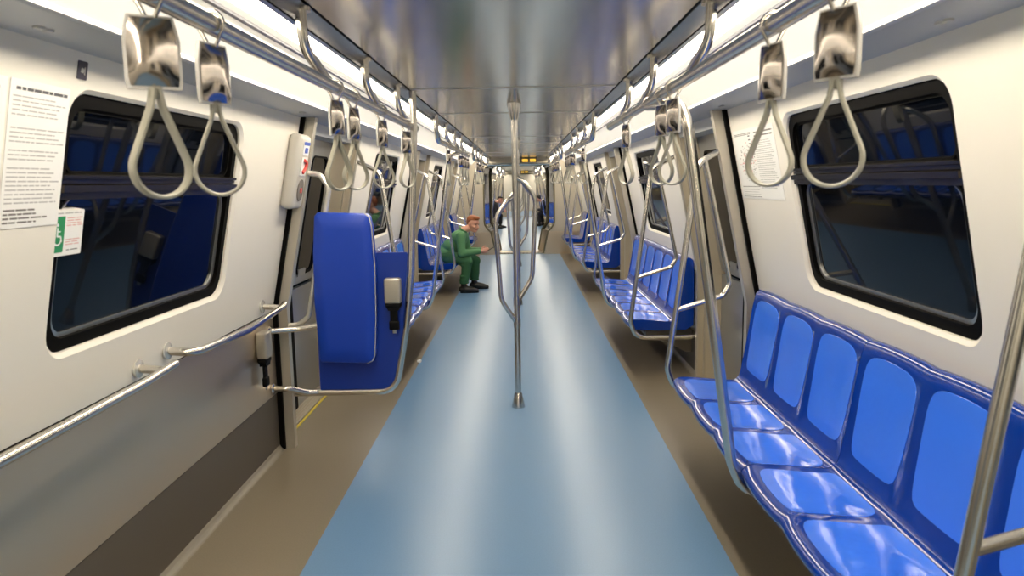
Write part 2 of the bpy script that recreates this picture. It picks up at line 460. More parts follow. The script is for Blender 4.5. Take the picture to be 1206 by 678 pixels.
m = MB(); m.box((-.75, 16.42, -.05), (.75, 17.28, -.004), M['steel']); struct(m.build('floor'))
m = MB(); m.box((-.9, 16.4, 1.985), (.9, 17.28, 2.02), M['steel']); struct(m.build('ceiling'))
for y in (16.44, 34.45):
    t = MB(); t.box((-.52, y, -.004), (.52, y + .28, .012), M['gasket'])
    for k in range(12): t.tube([(-.5 + k*.085, y - .012, .010), (-.44 + k*.085, y - .012, .010)], .012, M['post'], 0, 8)
    trim(t)

# ------------------------------------------------------------------ overhead rails
def make_rail(y0, y1, js, starts_bent, label):
    # local y = 0 at y0
    r = thing('overhead_rail', label, 'handrail', (0, y0, 1.9))
    L = y1 - y0
    return r, L
def rail(s, y0, y1, js, bent, label, cap=True):
    r = thing('overhead_rail', label, 'handrail', (s*.59, (y0 + y1)/2, 1.9)); o = (y0 + y1)/2
    t = MB()
    if bent: t.tube([(s*.022, y0 - o, .20), (s*.01, y0 - o, 0), (0, y0 + .5 - o, 0), (0, y1 - o, 0)], .021, M['tube'], .12, 14)
    else: t.tube([(0, y0 - o, 0), (0, y1 - o, 0)], .021, M['tube'], 0, 14)
    t.build('rail_tube', r)
    for y in js:
        b = MB(); b.tube([(s*.022, y - o, .20), (s*.020, y - o, .085), (s*.006, y + .22 - o, .012), (0, y + .32 - o, 0.004)], .017, M['tube'], [0, .14, .14, 0], 12)
        b.lathe([(.030, .186), (.030, .199), (.019, .200)], M['tube'], (s*.022, y - o, 0), 16)
        b.build('bracket', r)
    if cap:
        c = MB(); c.lathe([(.022, 0), (.024, .003), (.024, .02), (.015, .028)], M['alu'], (0, y1 - o, 0), 16, 'y'); c.build('end_cap', r)
    return r
SIDE = {-1: 'left', 1: 'right'}
for s in (-1, 1):
    n = SIDE[s]
    rail(s, 0.2, 4.5 if s < 0 else 4.6, [2.29, 3.20, 4.02] if s < 0 else [2.30, 3.26, 3.98], False, 'stainless overhead grab rail nearest the viewer on the %s side' % n)
    rail(s, 5.80, 9.0, [6.62, 7.47, 8.28], True, 'stainless overhead grab rail on the %s beside the second bench' % n)
    rail(s, 10.22, 13.7, [11.07, 11.92, 12.73], True, 'stainless overhead grab rail on the %s beside the third bench' % n, False)
    rail(s, 14.60, 16.1, [15.3], True, 'short stainless overhead grab rail on the %s just before the gangway' % n)
    for k, y in enumerate((20.4, 24.9, 29.3)):
        rail(s, y, y + 3.3, [y + .85, y + 1.7], True, 'stainless overhead grab rail on the %s in the far carriage, by its %s long bench' % (n, ('first', 'second', 'third')[k]))
t = MB(); t.tube([(-.565, 0, 0), (.565, 0, 0)], .022, M['tube'], 0, 14)
x = t.build('cross_rail'); x.location = (0, 13.66, 1.9); tag(x, 'stainless cross rail joining the two overhead rails across the aisle', 'handrail')

# ------------------------------------------------------------------ hanging straps
def make_strap(lphi):
    r = thing('hanging_strap', 'x', 'strap')
    c = MB(); w = .0035
    ring = [(.0265*cos(a), .004, .0265*sin(a)) for a in [(-.25 + i/14*1.5)*pi for i in range(15)]]
    c.tube([(.004, .004, -.050)] + ring[::1] + [(-.004, .004, -.050)], .0042, M['tube'], 0, 8)
    c.build('wire_clip', r)
    b = MB()
    # slightly bulged plate, narrower shoulders, bright rim
    def plate(w, z0, z1, th, m, bul):
        n = 9; k = 9; V = []; F = []
        for sd in (1, -1):
            for j in range(k + 1):
                v = j/k; z = z1 + (z0 - z1)*v
                ww = w*(.80 + .20*min(1, v*3.2)) if v < .35 else w
                ww *= 1 - .06*max(0, (v - .9)/.1)
                for i in range(n + 1):
                    u = -1 + 2*i/n; V.append((u*ww/2, sd*(th/2 + bul*(1 - u*u)*(1 - (2*v - 1)**4)), z))
        N = (n+1)*(k+1)
        for o in (0, N):
            for j in range(k):
                for i in range(n):
                    a = o + j*(n+1) + i; F.append((a, a+1, a+n+2, a+n+1))
        per = [i for i in range(n+1)] + [j*(n+1)+n for j in range(1, k+1)] + [k*(n+1)+i for i in range(n-1, -1, -1)] + [j*(n+1) for j in range(k-1, 0, -1)]
        for q in range(len(per)):
            a, c2 = per[q], per[(q+1) % len(per)]; F.append((a, c2, c2 + N, a + N))
        b.add(V, F, m, True)
    plate(.080, -.156, -.043, .013, M['block'], .014)
    plate(.090, -.161, -.039, .008, M['blockrim'], 0)
    b.rbox((0, 0, -.166), (.022, .016, .022), .004, M['strap'])
    bo = b.build('plate', r); 
    l = MB(); pts = []
    R = .049; zc = -.296
    # teardrop: two straight legs tangent to a circle
    top = -.160; D = zc - top; al = acos(R/abs(D))
    for i in range(25):
        a = pi/2 - al - (2*pi - 2*al)*i/24
        pts.append((R*cos(a), 0, zc + R*sin(a)))
    pth = [(.004, 0, top)] + [(.010, 0, top - .03)] + pts + [(-.010, 0, top - .03)] + [(-.004, 0, top)]
    pth = [(x*cos(lphi), x*sin(lphi), z) for x, y, z in pth]
    nv = Vector((-sin(lphi), cos(lphi), 0))
    pr = [(.0125, -.002), (.0125, .002), (.009, .0036), (-.009, .0036), (-.0125, .002), (-.0125, -.002), (-.009, -.0036), (.009, -.0036)]
    l.sweep(pth, pr, M['strap'], up=nv); l.build('loop', r)
    for ch in r.children:
        if ch.name.startswith('wire_clip'): ch.rotation_euler = (0, 0, 0)
    return r
SPR = {}
def strap(s, y, phi, lphi, label, group=None):
    # phi: turn of the plate from the rail direction; lphi likewise for the loop
    k = round(lphi - phi, 2)
    pr = SPR.setdefault(k, Proto(lambda: make_strap(s * math.radians(0) + k)))
    w = -s*0
    t = pr((s*.59, y, 1.9), math.radians(90) + (-phi if s < 0 else phi), label, group)
    for ch in t.children:
        if ch.name.startswith('wire_clip'):
            ch.rotation_euler = (0, 0, -t.rotation_euler.z)
    return t
rd = math.radians
ordn = ['nearest', 'second', 'third', 'fourth', 'fifth', 'sixth', 'seventh']
def sl(i, n, where): return ('%s hanging strap from the front on the %s rail%s' % (ordn[i], n, where)) if i else 'hanging strap nearest the viewer on the %s rail%s' % (n, where)
LS = [(1.30, 58, 40), (1.555, 20, 60), (2.58, 19, 42), (2.84, 15, 50), (3.42, 20, 58), (4.14, 26, 40)]
RS = [(1.335, 30, 58), (1.67, 18, 50), (2.73, 20, 60), (2.94, 22, 48), (3.92, 18, 35)]
for s, lst in ((-1, LS), (1, RS)):
    for i, (y, p, l) in enumerate(lst):
        l2 = rd(l) if s > 0 else -rd(l); p2 = rd(p) if s > 0 else -rd(p)
        k = round(l2 - p2, 2)
        pr = SPR.setdefault(k, Proto(lambda k=k: make_strap(k)))
        t = pr((s*.59, y, 1.9), rd(90) + p2*-1*-1 if s > 0 else rd(90) + p2, 'silver-plated %s' % sl(i, SIDE[s], ''), 'hanging straps on the front %s rail' % SIDE[s])
        for ch in t.children:
            if ch.name.startswith('wire_clip'): ch.rotation_euler = (0, 0, -t.rotation_euler.z)
pr = SPR[list(SPR)[0]]
for s in (-1, 1):
    for yy, nm in (((6.55, 7.92, 8.38, 8.82), 'beside the second bench'), ((10.9, 11.6, 12.5), 'beside the third bench')):
        for i, y in enumerate(yy):
            p2 = s*rd(18 + 9*((i*7) % 4))
            t = pr((s*.59, y, 1.9), rd(90) + p2, ('small ' if y > 10 else '') + sl(i, SIDE[s], ' ' + nm), 'hanging straps on the %s rail %s' % (SIDE[s], nm))
            for ch in t.children:
                if ch.name.startswith('wire_clip'): ch.rotation_euler = (0, 0, -t.rotation_euler.z)
    for y in (21.2, 22.75, 25.6, 27.2):
        t = pr((s*.59, y, 1.9), rd(90) + s*rd(25), 'tiny hanging strap on the %s rail of the far carriage beyond the gangway' % SIDE[s], 'hanging straps in the far carriage, %s rail' % SIDE[s])
        for ch in t.children:
            if ch.name.startswith('wire_clip'): ch.rotation_euler = (0, 0, -t.rotation_euler.z)

# ------------------------------------------------------------------ centre poles
def make_pole():
    r = thing('grab_pole', 'x', 'pole')
    MB().tube([(0, 0, .06), (0, 0, 2.04)], .0215, M['tube'], 0, 16).build('pole_tube', r)
    MB().lathe([(.046, .001), (.046, .008), (.028, .095), (.0235, .105)], M['tube']).build('floor_flange', r)
    MB().lathe([(.0235, 1.985), (.026, 1.995), (.048, 2.092), (.048, 2.099)], M['tube']).build('ceiling_flange', r)
    for sx, z0, z1, dy in ((-1, .60, 1.475, -.02), (1, .745, 1.605, .02)):
        MB().tube([(0, 0, z0), (sx*.035, dy*.3, z0 + .055), (sx*.108, dy, z0 + .17), (sx*.140, dy, z1 - .14), (sx*.055, dy*.3, z1 - .025), (0, 0, z1 + .005)], .0165, M['tube'], .16, 12).build('side_loop', r)
        MB().lathe([(.0235, z0 - .03), (.0245, z0 - .02), (.0245, z0 + .03), (.0235, z0 + .04)], M['tube'], seg=16).build('loop_sleeve', r)
    return r
pole = Proto(make_pole)
for y, l in ((5.06, 'stainless aisle grab pole with two side loops, nearest the viewer'), (9.47, 'second stainless aisle pole with side loops, directly behind the nearest one'), (13.92, 'third stainless aisle pole with side loops, near the cross rail')):
    pole((0, y, 0), 0, l, 'aisle poles')
for y in (19.68, 24.13, 28.58, 33.03):
    pole((0, y, 0), 0, 'stainless aisle pole in the far carriage beyond the gangway', 'aisle poles in the far carriage')

# ------------------------------------------------------------------ benches
PITCH = .443
def catmull(P, n=6):
    P = [Vector((p[0], p[1])) for p in P]; Q = [P[0]*2 - P[1]] + P + [P[-1]*2 - P[-2]]; out = []
    for i in range(1, len(Q) - 2):
        p0, p1, p2, p3 = Q[i-1:i+3]
        for k in range(n):
            t = k/n; out.append(.5*((2*p1) + (p2 - p0)*t + (2*p0 - 5*p1 + 4*p2 - p3)*t*t + (3*p1 - p0 - 3*p2 + p3)*t**3))
    out.append(P[-1]); return out
UP = catmull([(.918, .388), (.898, .405), (.893, .428), (.908, .447), (.95, .456), (1.05, .450), (1.15, .440), (1.225, .437), (1.258, .449),
              (1.276, .485), (1.292, .56), (1.312, .68), (1.330, .80), (1.345, .90), (1.356, .94), (1.374, .957), (1.390, .955)], 5)
NUP = len(UP)
cum = [0.]
for i in range(1, NUP): cum.append(cum[-1] + (UP[i] - UP[i-1]).length)
TOT = cum[-1]
def at_s(sv):
    sv = min(max(sv, 0), TOT)
    for i in range(1, NUP):
        if cum[i] >= sv:
            f = (sv - cum[i-1])/max(1e-9, cum[i] - cum[i-1]); p = UP[i-1].lerp(UP[i], f)
            a = UP[max(0, i-2)]; b = UP[min(NUP-1, i+1)]; t = (b - a).normalized()
            return p, Vector((-t.y, t.x))
    return UP[-1], Vector((0, 1))
# key arc lengths
def s_of(pt):
    return min(range(NUP), key=lambda i: (UP[i] - Vector(pt)).length)
S_NOSE, S_SEAT0, S_CREASE, S_BACK0, S_TOP = [cum[s_of(p)] for p in ((.893, .428), (.95, .456), (1.258, .449), (1.292, .56), (1.374, .957))]
def smooth(a, b, x):
    t = min(1, max(0, (x - a)/(b - a))); return t*t*(3 - 2*t)
def surf(sv, t, off=0.):
    # t in -1..1 across one seat
    p, n = at_s(sv)
    dish = 1 - abs(t)**5
    w_seat = smooth(S_NOSE, S_SEAT0, sv)*(1 - smooth(S_CREASE - .09, S_CREASE, sv))
    w_back = smooth(S_CREASE + .02, S_BACK0, sv)*(1 - smooth(S_TOP - .12, S_TOP - .03, sv))
    rid = max(0, 1 - abs(abs(t) - 1)/.14)
    d = -.012*dish*w_seat - .010*dish*w_back + .003*rid*rid*(w_seat + w_back)
    x = p.x + n.x*(d + off); z = p.y + n.y*(d + off)
    nose = 1 - smooth(S_NOSE, S_SEAT0 + .05, sv)
    x -= .011*(1 - t*t)*nose; z -= .004*(1 - t*t)*nose
    top = smooth(S_TOP - .12, S_TOP, sv); z += .007*(1 - t*t)*top - .003
    return x, z
def shell(nseat):
    m = MB(); N = nseat*16; W = nseat*PITCH - .004; ss = [i*TOT/54 for i in range(55)]
    rows = []
    back = [(1.418, .93), (1.424, .62), (1.424, .40), (1.36, .365), (1.12, .362), (.95, .372)]
    for j in range(N + 1):
        y = -W/2 + W*j/N; u = j/16; t = 2*(u - math.floor(min(u, nseat - 1e-6))) - 1
        row = [(*surf(sv, t),) for sv in ss] + back
        rows.append([(x, y, z) for x, z in row])
    K = len(rows[0]); V = [q for r in rows for q in r]; F = []
    for j in range(N):
        for i in range(K):
            a = j*K + i; b = j*K + (i+1) % K; F.append((a, b, b + K, a + K))
    m.add(V, F, M['seat'], True)
    m.add(rows[0], [list(range(K))], M['seat']); m.add(rows[-1], [list(range(K))], M['seat'])
    return m
def pad(back):
    m = MB(); rings = 8; seg = 72; V = []; n = 9.
    if back: s0, s1 = S_CREASE + .075, S_TOP - .055
    else: s0, s1 = S_SEAT0 - .012, S_CREASE - .018
    def pt(a, r, off):
        c, q = cos(a), sin(a)
        nn = 6. if (back and q > 0) else n
        den = (abs(c)**nn + abs(q)**nn)**(1/nn)      # superellipse in polar form
        u = r*c/den; v = r*q/den
        if back: wd = .795 + .045*v - .035*(1 - v*v)*(-.6); vv = v*(1 - (.055 if v > 0 else .02)*u*u)
        else: wd = .865 - .015*v; vv = v*(1 - (.07 if v < 0 else .01)*u*u)
        t = u*wd; sv = s0 + (s1 - s0)*(vv + 1)/2
        x, z = surf(sv, t, off); return (x, t*PITCH/2, z)
    for k in range(rings):
        r = (k + 1)/rings
        for i in range(seg): V.append(pt(2*pi*i/seg, r, .0028 if k < rings - 1 else .0022))
    for i in range(seg): V.append(pt(2*pi*i/seg, 1.012, -.004))
    V.append(pt(0, 0, .0028)); c = len(V) - 1
    F = [(c, i, (i+1) % seg) for i in range(seg)]
    for k in range(rings):
        for i in range(seg): F.append((k*seg + i, k*seg + (i+1) % seg, (k+1)*seg + (i+1) % seg, (k+1)*seg + i))
    m.add(V, F, M['pad'], True); return m
def shift(o, dy, dx=-1.15):
    for v in o.data.vertices: v.co.x += dx
    o.location.y = dy
    return o
MESH = {}
def make_bench(nsh, nseat):
    r = thing('bench', 'x', 'bench')
    for k in range(nsh):
        y = (k - (nsh - 1)/2)*nseat*PITCH
        key = ('shell', nseat)
        if key not in MESH:
            sh = shell(nseat).build('seat_shell', r); shift(sh, y); MESH[key] = sh.data
        else:
            sh = bpy.data.objects.new('seat_shell', MESH[key]); COL.objects.link(sh); sh.parent = r; sh.location.y = y
        for j in range(nseat):
            py = (j - (nseat - 1)/2)*PITCH
            for b, nm in ((False, 'seat_pad'), (True, 'back_pad')):
                if nm not in MESH:
                    o = pad(b).build(nm, sh); shift(o, py); MESH[nm] = o.data
                else:
                    o = bpy.data.objects.new(nm, MESH[nm]); COL.objects.link(o); o.parent = sh; o.location.y = py
    L = nsh*nseat*PITCH
    q = MB()
    q.box((-.10, -L/2 + .05, .30), (.0, L/2 - .05, .36), M['skirt'])
    for yy in (-L/2 + .12, 0, L/2 - .12): q.prism_y([(-.15, .355), (.285, .355), (.285, .16), (.24, .16)], yy - .02, yy + .02, M['skirt'])
    q.build('support_bracket', r)
    return r
bench6 = Proto(lambda: make_bench(2, 3)); bench2 = Proto(lambda: make_bench(1, 2))
BY = [2.80, 7.24, 11.69]
bl = {(1, 0): 'long blue six-seat bench nearest the viewer on the right wall', (1, 1): 'blue bench on the right wall, second from the front past the first door',
      (1, 2): 'blue bench on the right wall, third from the front', (-1, 1): 'blue bench on the left wall behind the tall blue panel', (-1, 2): 'blue bench on the left wall with the man in green on it'}
for (s, k), l in bl.items():
    bench6((s*1.15, BY[k], 0), 0 if s > 0 else pi, l, 'blue benches')
bench2((1.15, 15.30, 0), 0, 'short blue bench on the right, last before the gangway', 'short benches')
bench2((-1.15, 15.30, 0), pi, 'short blue bench on the left, behind the man in green', 'short benches')
CB = [21.91, 26.36, 30.81]
for s in (-1, 1):
    for i, y in enumerate(CB):
        bench6((s*1.15, y, 0), 0 if s > 0 else pi, '%s blue bench on the %s in the far carriage' % (('first', 'second', 'third')[i], SIDE[s]), 'blue benches in the far carriage')

# ------------------------------------------------------------------ grab frames at bench ends and poles at mid-bench
def make_frame(cut=0.):
    r = thing('bench_end_handrail', 'x', 'grab rail'); X = lambda x: x - XW
    top = 1.755; xt = wx(top)
    MB().tube([(X(1.428), 0, .325), (X(.945), 0, .325), (X(.897), 0, .46), (X(1.056), 0, 1.665), (X(xt) - .002 - cut, 0, top - cut*.35)], .0185, M['tube'], [0, .13, .13, .09, 0], 12).build('outer_tube', r)
    MB().tube([(X(1.095), 0, 1.69), (X(1.258), 0, .965), (X(1.218), 0, .893), (X(.948), 0, .812)], .0155, M['tube'], [0, .05, .05, 0], 12).build('inner_loop', r)
    w = MB(); w.lathe([(.032, 0), (.032, .006), (.019, .010)], M['tube'], (X(1.4295), 0, .325), 16, 'x')
    for i in range(len(w.v)): x, y, z = w.v[i]; w.v[i] = (2*X(1.4295) - x, y, z)
    w.build('wall_flange', r)
    return r
def make_mid(s):
    r = thing('grab_pole', 'x', 'pole'); X = lambda x: s*(x - XW)
    MB().tube([(X(.592), .50, 1.892), (X(.600), .36, 1.880), (X(.640), .045, 1.850), (X(.660), 0, 1.77), (X(.765), 0, 1.06), (X(.852), 0, .47), (X(.905), 0, .340), (X(1.428), 0, .330)], .0215, M['tube'], [0, .3, .09, .09, .3, .12, .12, 0], 14).build('pole_tube', r)
    MB().lathe([(.0245, .45), (.0245, .53)], M['tube'], (X(.59), 0, 1.9), 16, 'y').build('rail_clamp', r)
    return r
framen = Proto(make_frame); framef = Proto(lambda: make_frame(.055)); midps = {k: Proto(lambda k=k: make_mid(k)) for k in (-1, 1)}
def midp(loc, rz, label, group): return midps[1 if loc[0] > 0 else -1](loc, 0, label, group)
FR = [(1, 1.43, 'grab frame, near end of nearest bench, cut by the right edge'), (1, 4.305, 'grab frame, far end of the nearest right bench, by the door')]
ordb = {1: 'second', 2: 'third'}
for s in (-1, 1):
    for k in (1, 2):
        w = 'the %s bench on the %s' % (ordb[k] if s > 0 else ('first' if k == 1 else 'second'), SIDE[s])
        FR += [(s, BY[k] - 1.43, 'grab frame, near end of ' + w), (s, BY[k] + 1.505, 'grab frame, far end of ' + w)]
        midp((s*XW, BY[k] + .02, 0), 0 if s > 0 else pi, 'slanted pole at the middle of ' + w, 'mid-bench poles')
    FR += [(s, 14.80, 'grab frame, short bench before the gangway, %s side' % SIDE[s])]
    for i, y in enumerate(CB):
        w = 'the %s bench on the %s in far carriage' % (('first', 'second', 'third')[i], SIDE[s])
        FR += [(s, y - 1.43, 'grab frame, near end of ' + w), (s, y + 1.505, 'grab frame, far end of ' + w)]
        midp((s*XW, y, 0), 0 if s > 0 else pi, 'slanted pole at the middle of ' + w, 'mid-bench poles')
midp((XW, 2.80, 0), 0, 'slanted stainless pole at the middle of the nearest right bench', 'mid-bench poles')
for s, y, l in FR: (framef if 'far end' in l else framen)((s*XW, y, 0), 0 if s > 0 else pi, l, 'bench end grab frames')

# ------------------------------------------------------------------ wheelchair space on the left: panel, belts, rails
PY = 4.33
r = thing('wheelchair_back_panel', 'tall blue padded wheelchair back panel in a tube frame beside the left door', 'panel', (-.9, PY, 0))
X = lambda x: x + .9
MB().tube([(X(-.573), 0, 2.098), (X(-.573), 0, 1.893), (X(-.617), 0, 1.06), (X(-.652), 0, .76), (X(-.735), 0, .335), (X(-1.375), 0, .330)], .0205, M['tube'], [0, .3, .9, .4, .115, 0], 14).build('frame_tube', r)
b = MB()
pl = [(X(-1.19), .352), (X(-.80), .352)] + [(X(-.755 + .02*k), .365 + .028*k) for k in range(3)] + [(X(-.675), .72), (X(-.642), 1.06), (X(-.633), 1.165), (X(-.64), 1.176), (X(-1.19), 1.176)]
b.prism_y(pl, -.010, .010, M['board']); b.build('board', r)
b = MB()
n = 22
pd = [(-1.160, .555), (-1.150, .540), (-.885, .530), (-.852, .545), (-.838, .575), (-.822, .80), (-.816, 1.10), (-.826, 1.34), (-.838, 1.390), (-.862, 1.408), (-1.132, 1.418), (-1.150, 1.40), (-1.168, 1.20), (-1.176, .90)]
pd = [(X(x), z) for x, z in pd]; cx = sum(p[0] for p in pd)/len(pd); cz = sum(p[1] for p in pd)/len(pd)
lay = [(-.012, 1.0), (-.085, 1.0), (-.096, .985), (-.102, .95), (-.104, .6)]
lay = [(d, [(cx + (x - cx)*(1 - (1 - f)*.9), cz + (z - cz)*(1 - (1 - f)*.5)) for x, z in pd]) for d, f in lay]
for (d0, a), (d1, c) in zip(lay[:-1], lay[1:]): b.strip([(x, d0, z) for x, z in a], [(x, d1, z) for x, z in c], M['cushion'], True)
b.add([(x, lay[-1][0], z) for x, z in lay[-1][1]], [list(range(len(pd)))], M['cushion'], True)
b.add([(x, lay[0][0], z) for x, z in lay[0][1]], [list(range(len(pd)))], M['cushion'])
b.build('cushion', r)
c = MB(); c.tube([(x, -.083, z) for x, z in pd[2:10]], .005, M['handle'], .02, 8); c.build('edge_highlight', r)  # white highlight on the cushion's right edge, modelled as a pale tube
c = MB(); c.tube([(X(-1.428), -.15, .742), (X(-1.30), -.06, .735), (X(-1.165), -.045, .752)], .0175, M['tube'], .1, 12); c.build('upper_brace', r)
c = MB(); c.tube([(X(-1.428), -.15, .400), (X(-1.340), -.15, .400), (X(-1.265), -.035, .340), (X(-1.20), 0, .332)], .0175, M['tube'], .05, 12)
c.build('lower_brace', r)
c = MB(); c.lathe([(.034, 0), (.034, .006), (.019, .012)], M['tube'], (X(-1.4295), -.15, .400), 16, 'x'); c.lathe([(.032, 0), (.032, .006), (.019, .012)], M['tube'], (X(-1.4295), -.15, .742), 16, 'x'); c.build('wall_flange', r)

def belt():
    # faces -y; back plane at y = 0; origin at the centre of the back
    r = thing('belt_retractor', 'x', 'belt')
    h = MB(); h.rbox((0, -.033, 0), (.098, .062, .150), .014, M['post'], 4); h.build('housing', r)
    m = MB(); m.rbox((0, -.030, -.084), (.092, .050, .030), .008, M['webbing']); m.prism_y([(-.046, -.085), (.046, -.085), (.030, -.118), (-.030, -.118)], -.05, -.012, M['webbing']); m.build('belt_mouth', r)
    w = MB(); w.rbox((0, -.030, -.160), (.046, .016, .10), .005, M['webbing']); w.build('belt_webbing', r)
    k = MB(); k.rbox((0, -.031, -.208), (.060, .026, .055), .009, M['webbing']); k.build('buckle', r)
    k = MB(); k.rbox((0, -.031, -.242), (.022, .006, .03), .002, M['alu'], 2); k.build('tongue', r)
    return r
bl2 = Proto(belt)
bl2((-.722, PY - .0105, .955), 0, 'metal belt box with black buckle mounted on the blue board', 'belt boxes')
bl2((-1.429, 3.99, .705), pi/2, 'metal belt box with black buckle mounted on the left steel wall', 'belt boxes')

def wall_rail(name, label, pts, flanges):
    r = thing(name, label, 'handrail', (-XW, pts[1][1], pts[0][2] if False else .86))
    oy = pts[1][1]
    loc = lambda p: (p[0] + XW, p[1] - oy, p[2] - .86)
    MB().tube([loc(p) for p in pts], .0175, M['tube'], .09, 14).build('rail_tube', r)
    for y, z, xin, pt in flanges:
        f = MB(); x0 = -wx(z) + .001
        f.lathe([(.036, 0), (.036, .008), (.020, .012)], M['handle'], loc((x0, y, z)), 18, 'x')
        if pt: f.tube([loc((x0, y, z)), loc(pt)], .0165, M['tube'], 0, 12)
        f.build('wall_flange', r)
    return r
wall_rail('wall_handrail', 'long curved steel handrail on the left wall, nearest the viewer and cut by the frame',
          [(-1.322, 2.80, .892), (-1.312, 2.55, .885), (-1.306, 1.9, .885), (-1.306, 1.0, .885)], [(2.70, .900, 0, (-1.318, 2.70, .891))])
wall_rail('wall_handrail', 'short steel handrail on the left wall below the window, ending at the door',
          [(-1.416, 2.93, .915), (-1.30, 2.93, .905), (-1.29, 3.5, .885), (-1.315, 4.10, .900), (-1.325, 4.16, .905)], [(2.93, .915, 0, None), (4.05, .91, 0, (-1.315, 4.06, .90))])

def door_handle_rail(s, y, label):
    r = thing('door_grab_handle', label, 'grab rail', (s*XW, y, .74)); L = lambda x, z: (s*(x - XW), 0, z - .74)
    MB().tube([L(wx(1.655) + .012, 1.655), L(1.125, 1.635), L(1.075, 1.56), L(1.235, .80), L(1.30, .752), L(1.442, .742)], .0165, M['handle'], [0, .05, .06, .06, .05, 0], 12).build('handle_tube', r)
    return r
door_handle_rail(-1, 4.315, 'slanted grab handle on the left door post below the call unit')

# emergency call unit on the left wall by the door
r = thing('emergency_call_unit', 'grey emergency call unit with red handle label on left door post', 'call unit', (-wx(1.66), 4.20, 1.66))
Ry = Matrix.Rotation(-A, 3, 'Y').transposed()
def U(v):   # local: x into car, y along, z up slope
    x, y, z = v; return (x*cos(A) + z*sin(A), y, z*cos(A) - x*sin(A))
def umb(): return MB()
h = MB(); h.rbox((.035, 0, 0), (.075, .20, .42), .028, M['grey'], 4); h.v = [U(v) for v in h.v]; h.build('housing', r)
def plate(name, y, z, w, hh, m, d=.0735, rr=.006):
    q = MB(); pl = rrect(y, z, w, hh, rr, 4); q.prism(pl, lambda a, b, dd: U((dd, a, b)), d, d + .003, m); return q.build(name, r)
# faces toward the viewer too: labels sit on the near end face
def plate2(name, x, z, w, hh, m, d=.1005, rr=.004):
    q = MB(); q.prism(rrect(x, z, w, hh, rr, 4), lambda a, b, dd: U((a, -dd, b)), d, d + .003, m); return q.build(name, r)
plate('white_label', 0, .135, .10, .075, M['white']); plate('blue_label', 0, .163, .10, .018, M['bluep'], .077)
plate('blue_pictogram', 0, .125, .05, .030, M['bluep'], .077); plate('handle_recess', 0, .035, .10, .105, M['paper'])
q = MB(); q.tube([U((.080, -.018, .07)), U((.083, .022, .06)), U((.083, .018, .03)), U((.081, -.02, .0))], .009, M['red'], .012, 8); q.build('red_handle', r)
q = MB(); q.prism([(.052*cos(a), -.10 + .062*sin(a)) for a in [i*pi/16 for i in range(32)]], lambda a, b, dd: U((dd, a, b)), .0735, .078, M['dgrey']); q.build('speaker_grille', r)
plate('red_speaker_mark', 0, -.10, .028, .028, M['red'], .0785)

# ------------------------------------------------------------------ posters and stickers
SHEET = []
def poster(s, y, z, w, h, label, cat, name='poster', d=-.002, rot=0):
    r = thing(name, label, cat, P3(s, y, ts(z), d))
    # local chart: a runs to the reader's right
    def fn(a, b, e): return (s*(-b*sin(A) - e*cos(A)), s*-a*1.0, b*cos(A) - e*sin(A))
    mb = MB(); mb.prism(rrect(0, 0, w, h, .003, 2), fn, -.0012, .0004, M['paper']); SHEET.append((mb, r))
    return r, fn
def lines(r, fn, name, x0, x1, ys, th, m, rag=0., d=.0009):
    q = SHEET[-1][0]
    for b in ys:
        x = x0
        end = x1 - random.random()*rag
        while x < end - .004:
            w = min(random.uniform(.012, .045), end - x)
            q.prism([(x, b - th/2), (x + w, b - th/2), (x + w, b + th/2), (x, b + th/2)], fn, d - .0004, d, m); x += w + random.uniform(.003, .007)
r, fn = poster(-1, 1.995, 1.662, .245, .385, 'white printed notice sheet with dark heading on the left wall beside the window', 'poster')
lines(r, fn, 'heading_print', -.10, .11, [.170], .008, M['inkdark'])
lines(r, fn, 'body_print', -.11, .115, [.150 - .0115*k for k in range(25) if k not in (5, 6, 11, 15)], .0035, M['ink'], .05)
lines(r, fn, 'footer_print', -.11, .07, [-.145 - .011*k for k in range(4)], .0045, M['dgrey'], .06)
r, fn = poster(-1, 1.745, 1.662, .235, .385, 'white printed sheet at the left edge, cut by the frame', 'poster')
lines(r, fn, 'heading_print', -.10, .09, [.165], .007, M['dgrey'])
lines(r, fn, 'body_print', -.10, .10, [.14 - .013*k for k in range(8)], .0035, M['pink'], .05)
SHEET[-1][0].prism(rrect(.075, -.03, .035, .05, .004), fn, .0005, .0012, M['bluep'])
r, fn = poster(1, 3.90, 1.648, .66, .375, 'white network map poster on the right wall beside the window', 'poster')
lines(r, fn, 'legend_print', .02, .30, [.115 - .0105*k for k in range(24)], .0032, M['ink'], .06)
lines(r, fn, 'heading_print', .03, .31, [.160, .142], .007, M['dgrey'], .02)
lines(r, fn, 'title_print', -.30, -.02, [.165, .158], .0035, M['dgrey'], .02)
lines(r, fn, 'table_print', -.30, 0, [-.120, -.175], .003, M['dgrey']); lines(r, fn, 'table_rows', -.29, 0, [-.137, -.150, -.162], .0028, M['ink'], .05)
q = SHEET[-1][0]; q2 = q
for k in range(150):
    a = random.gauss(-.13, .07); b = random.gauss(.01, .06)
    if -.31 < a < .0 and -.11 < b < .15:
        w = random.uniform(.004, .012)
        q.prism([(a, b), (a + w, b), (a + w, b + .005), (a, b + .005)], fn, .0005, .0010, M['red'] if random.random() < .3 else M['dgrey'])
for k in range(5):
    a = -.02; b = .145 - .02*k; q.prism([(a - .05, b), (a - .02, b), (a - .02, b + .006), (a - .05, b + .006)], fn, .0005, .0010, M['inkdark'])
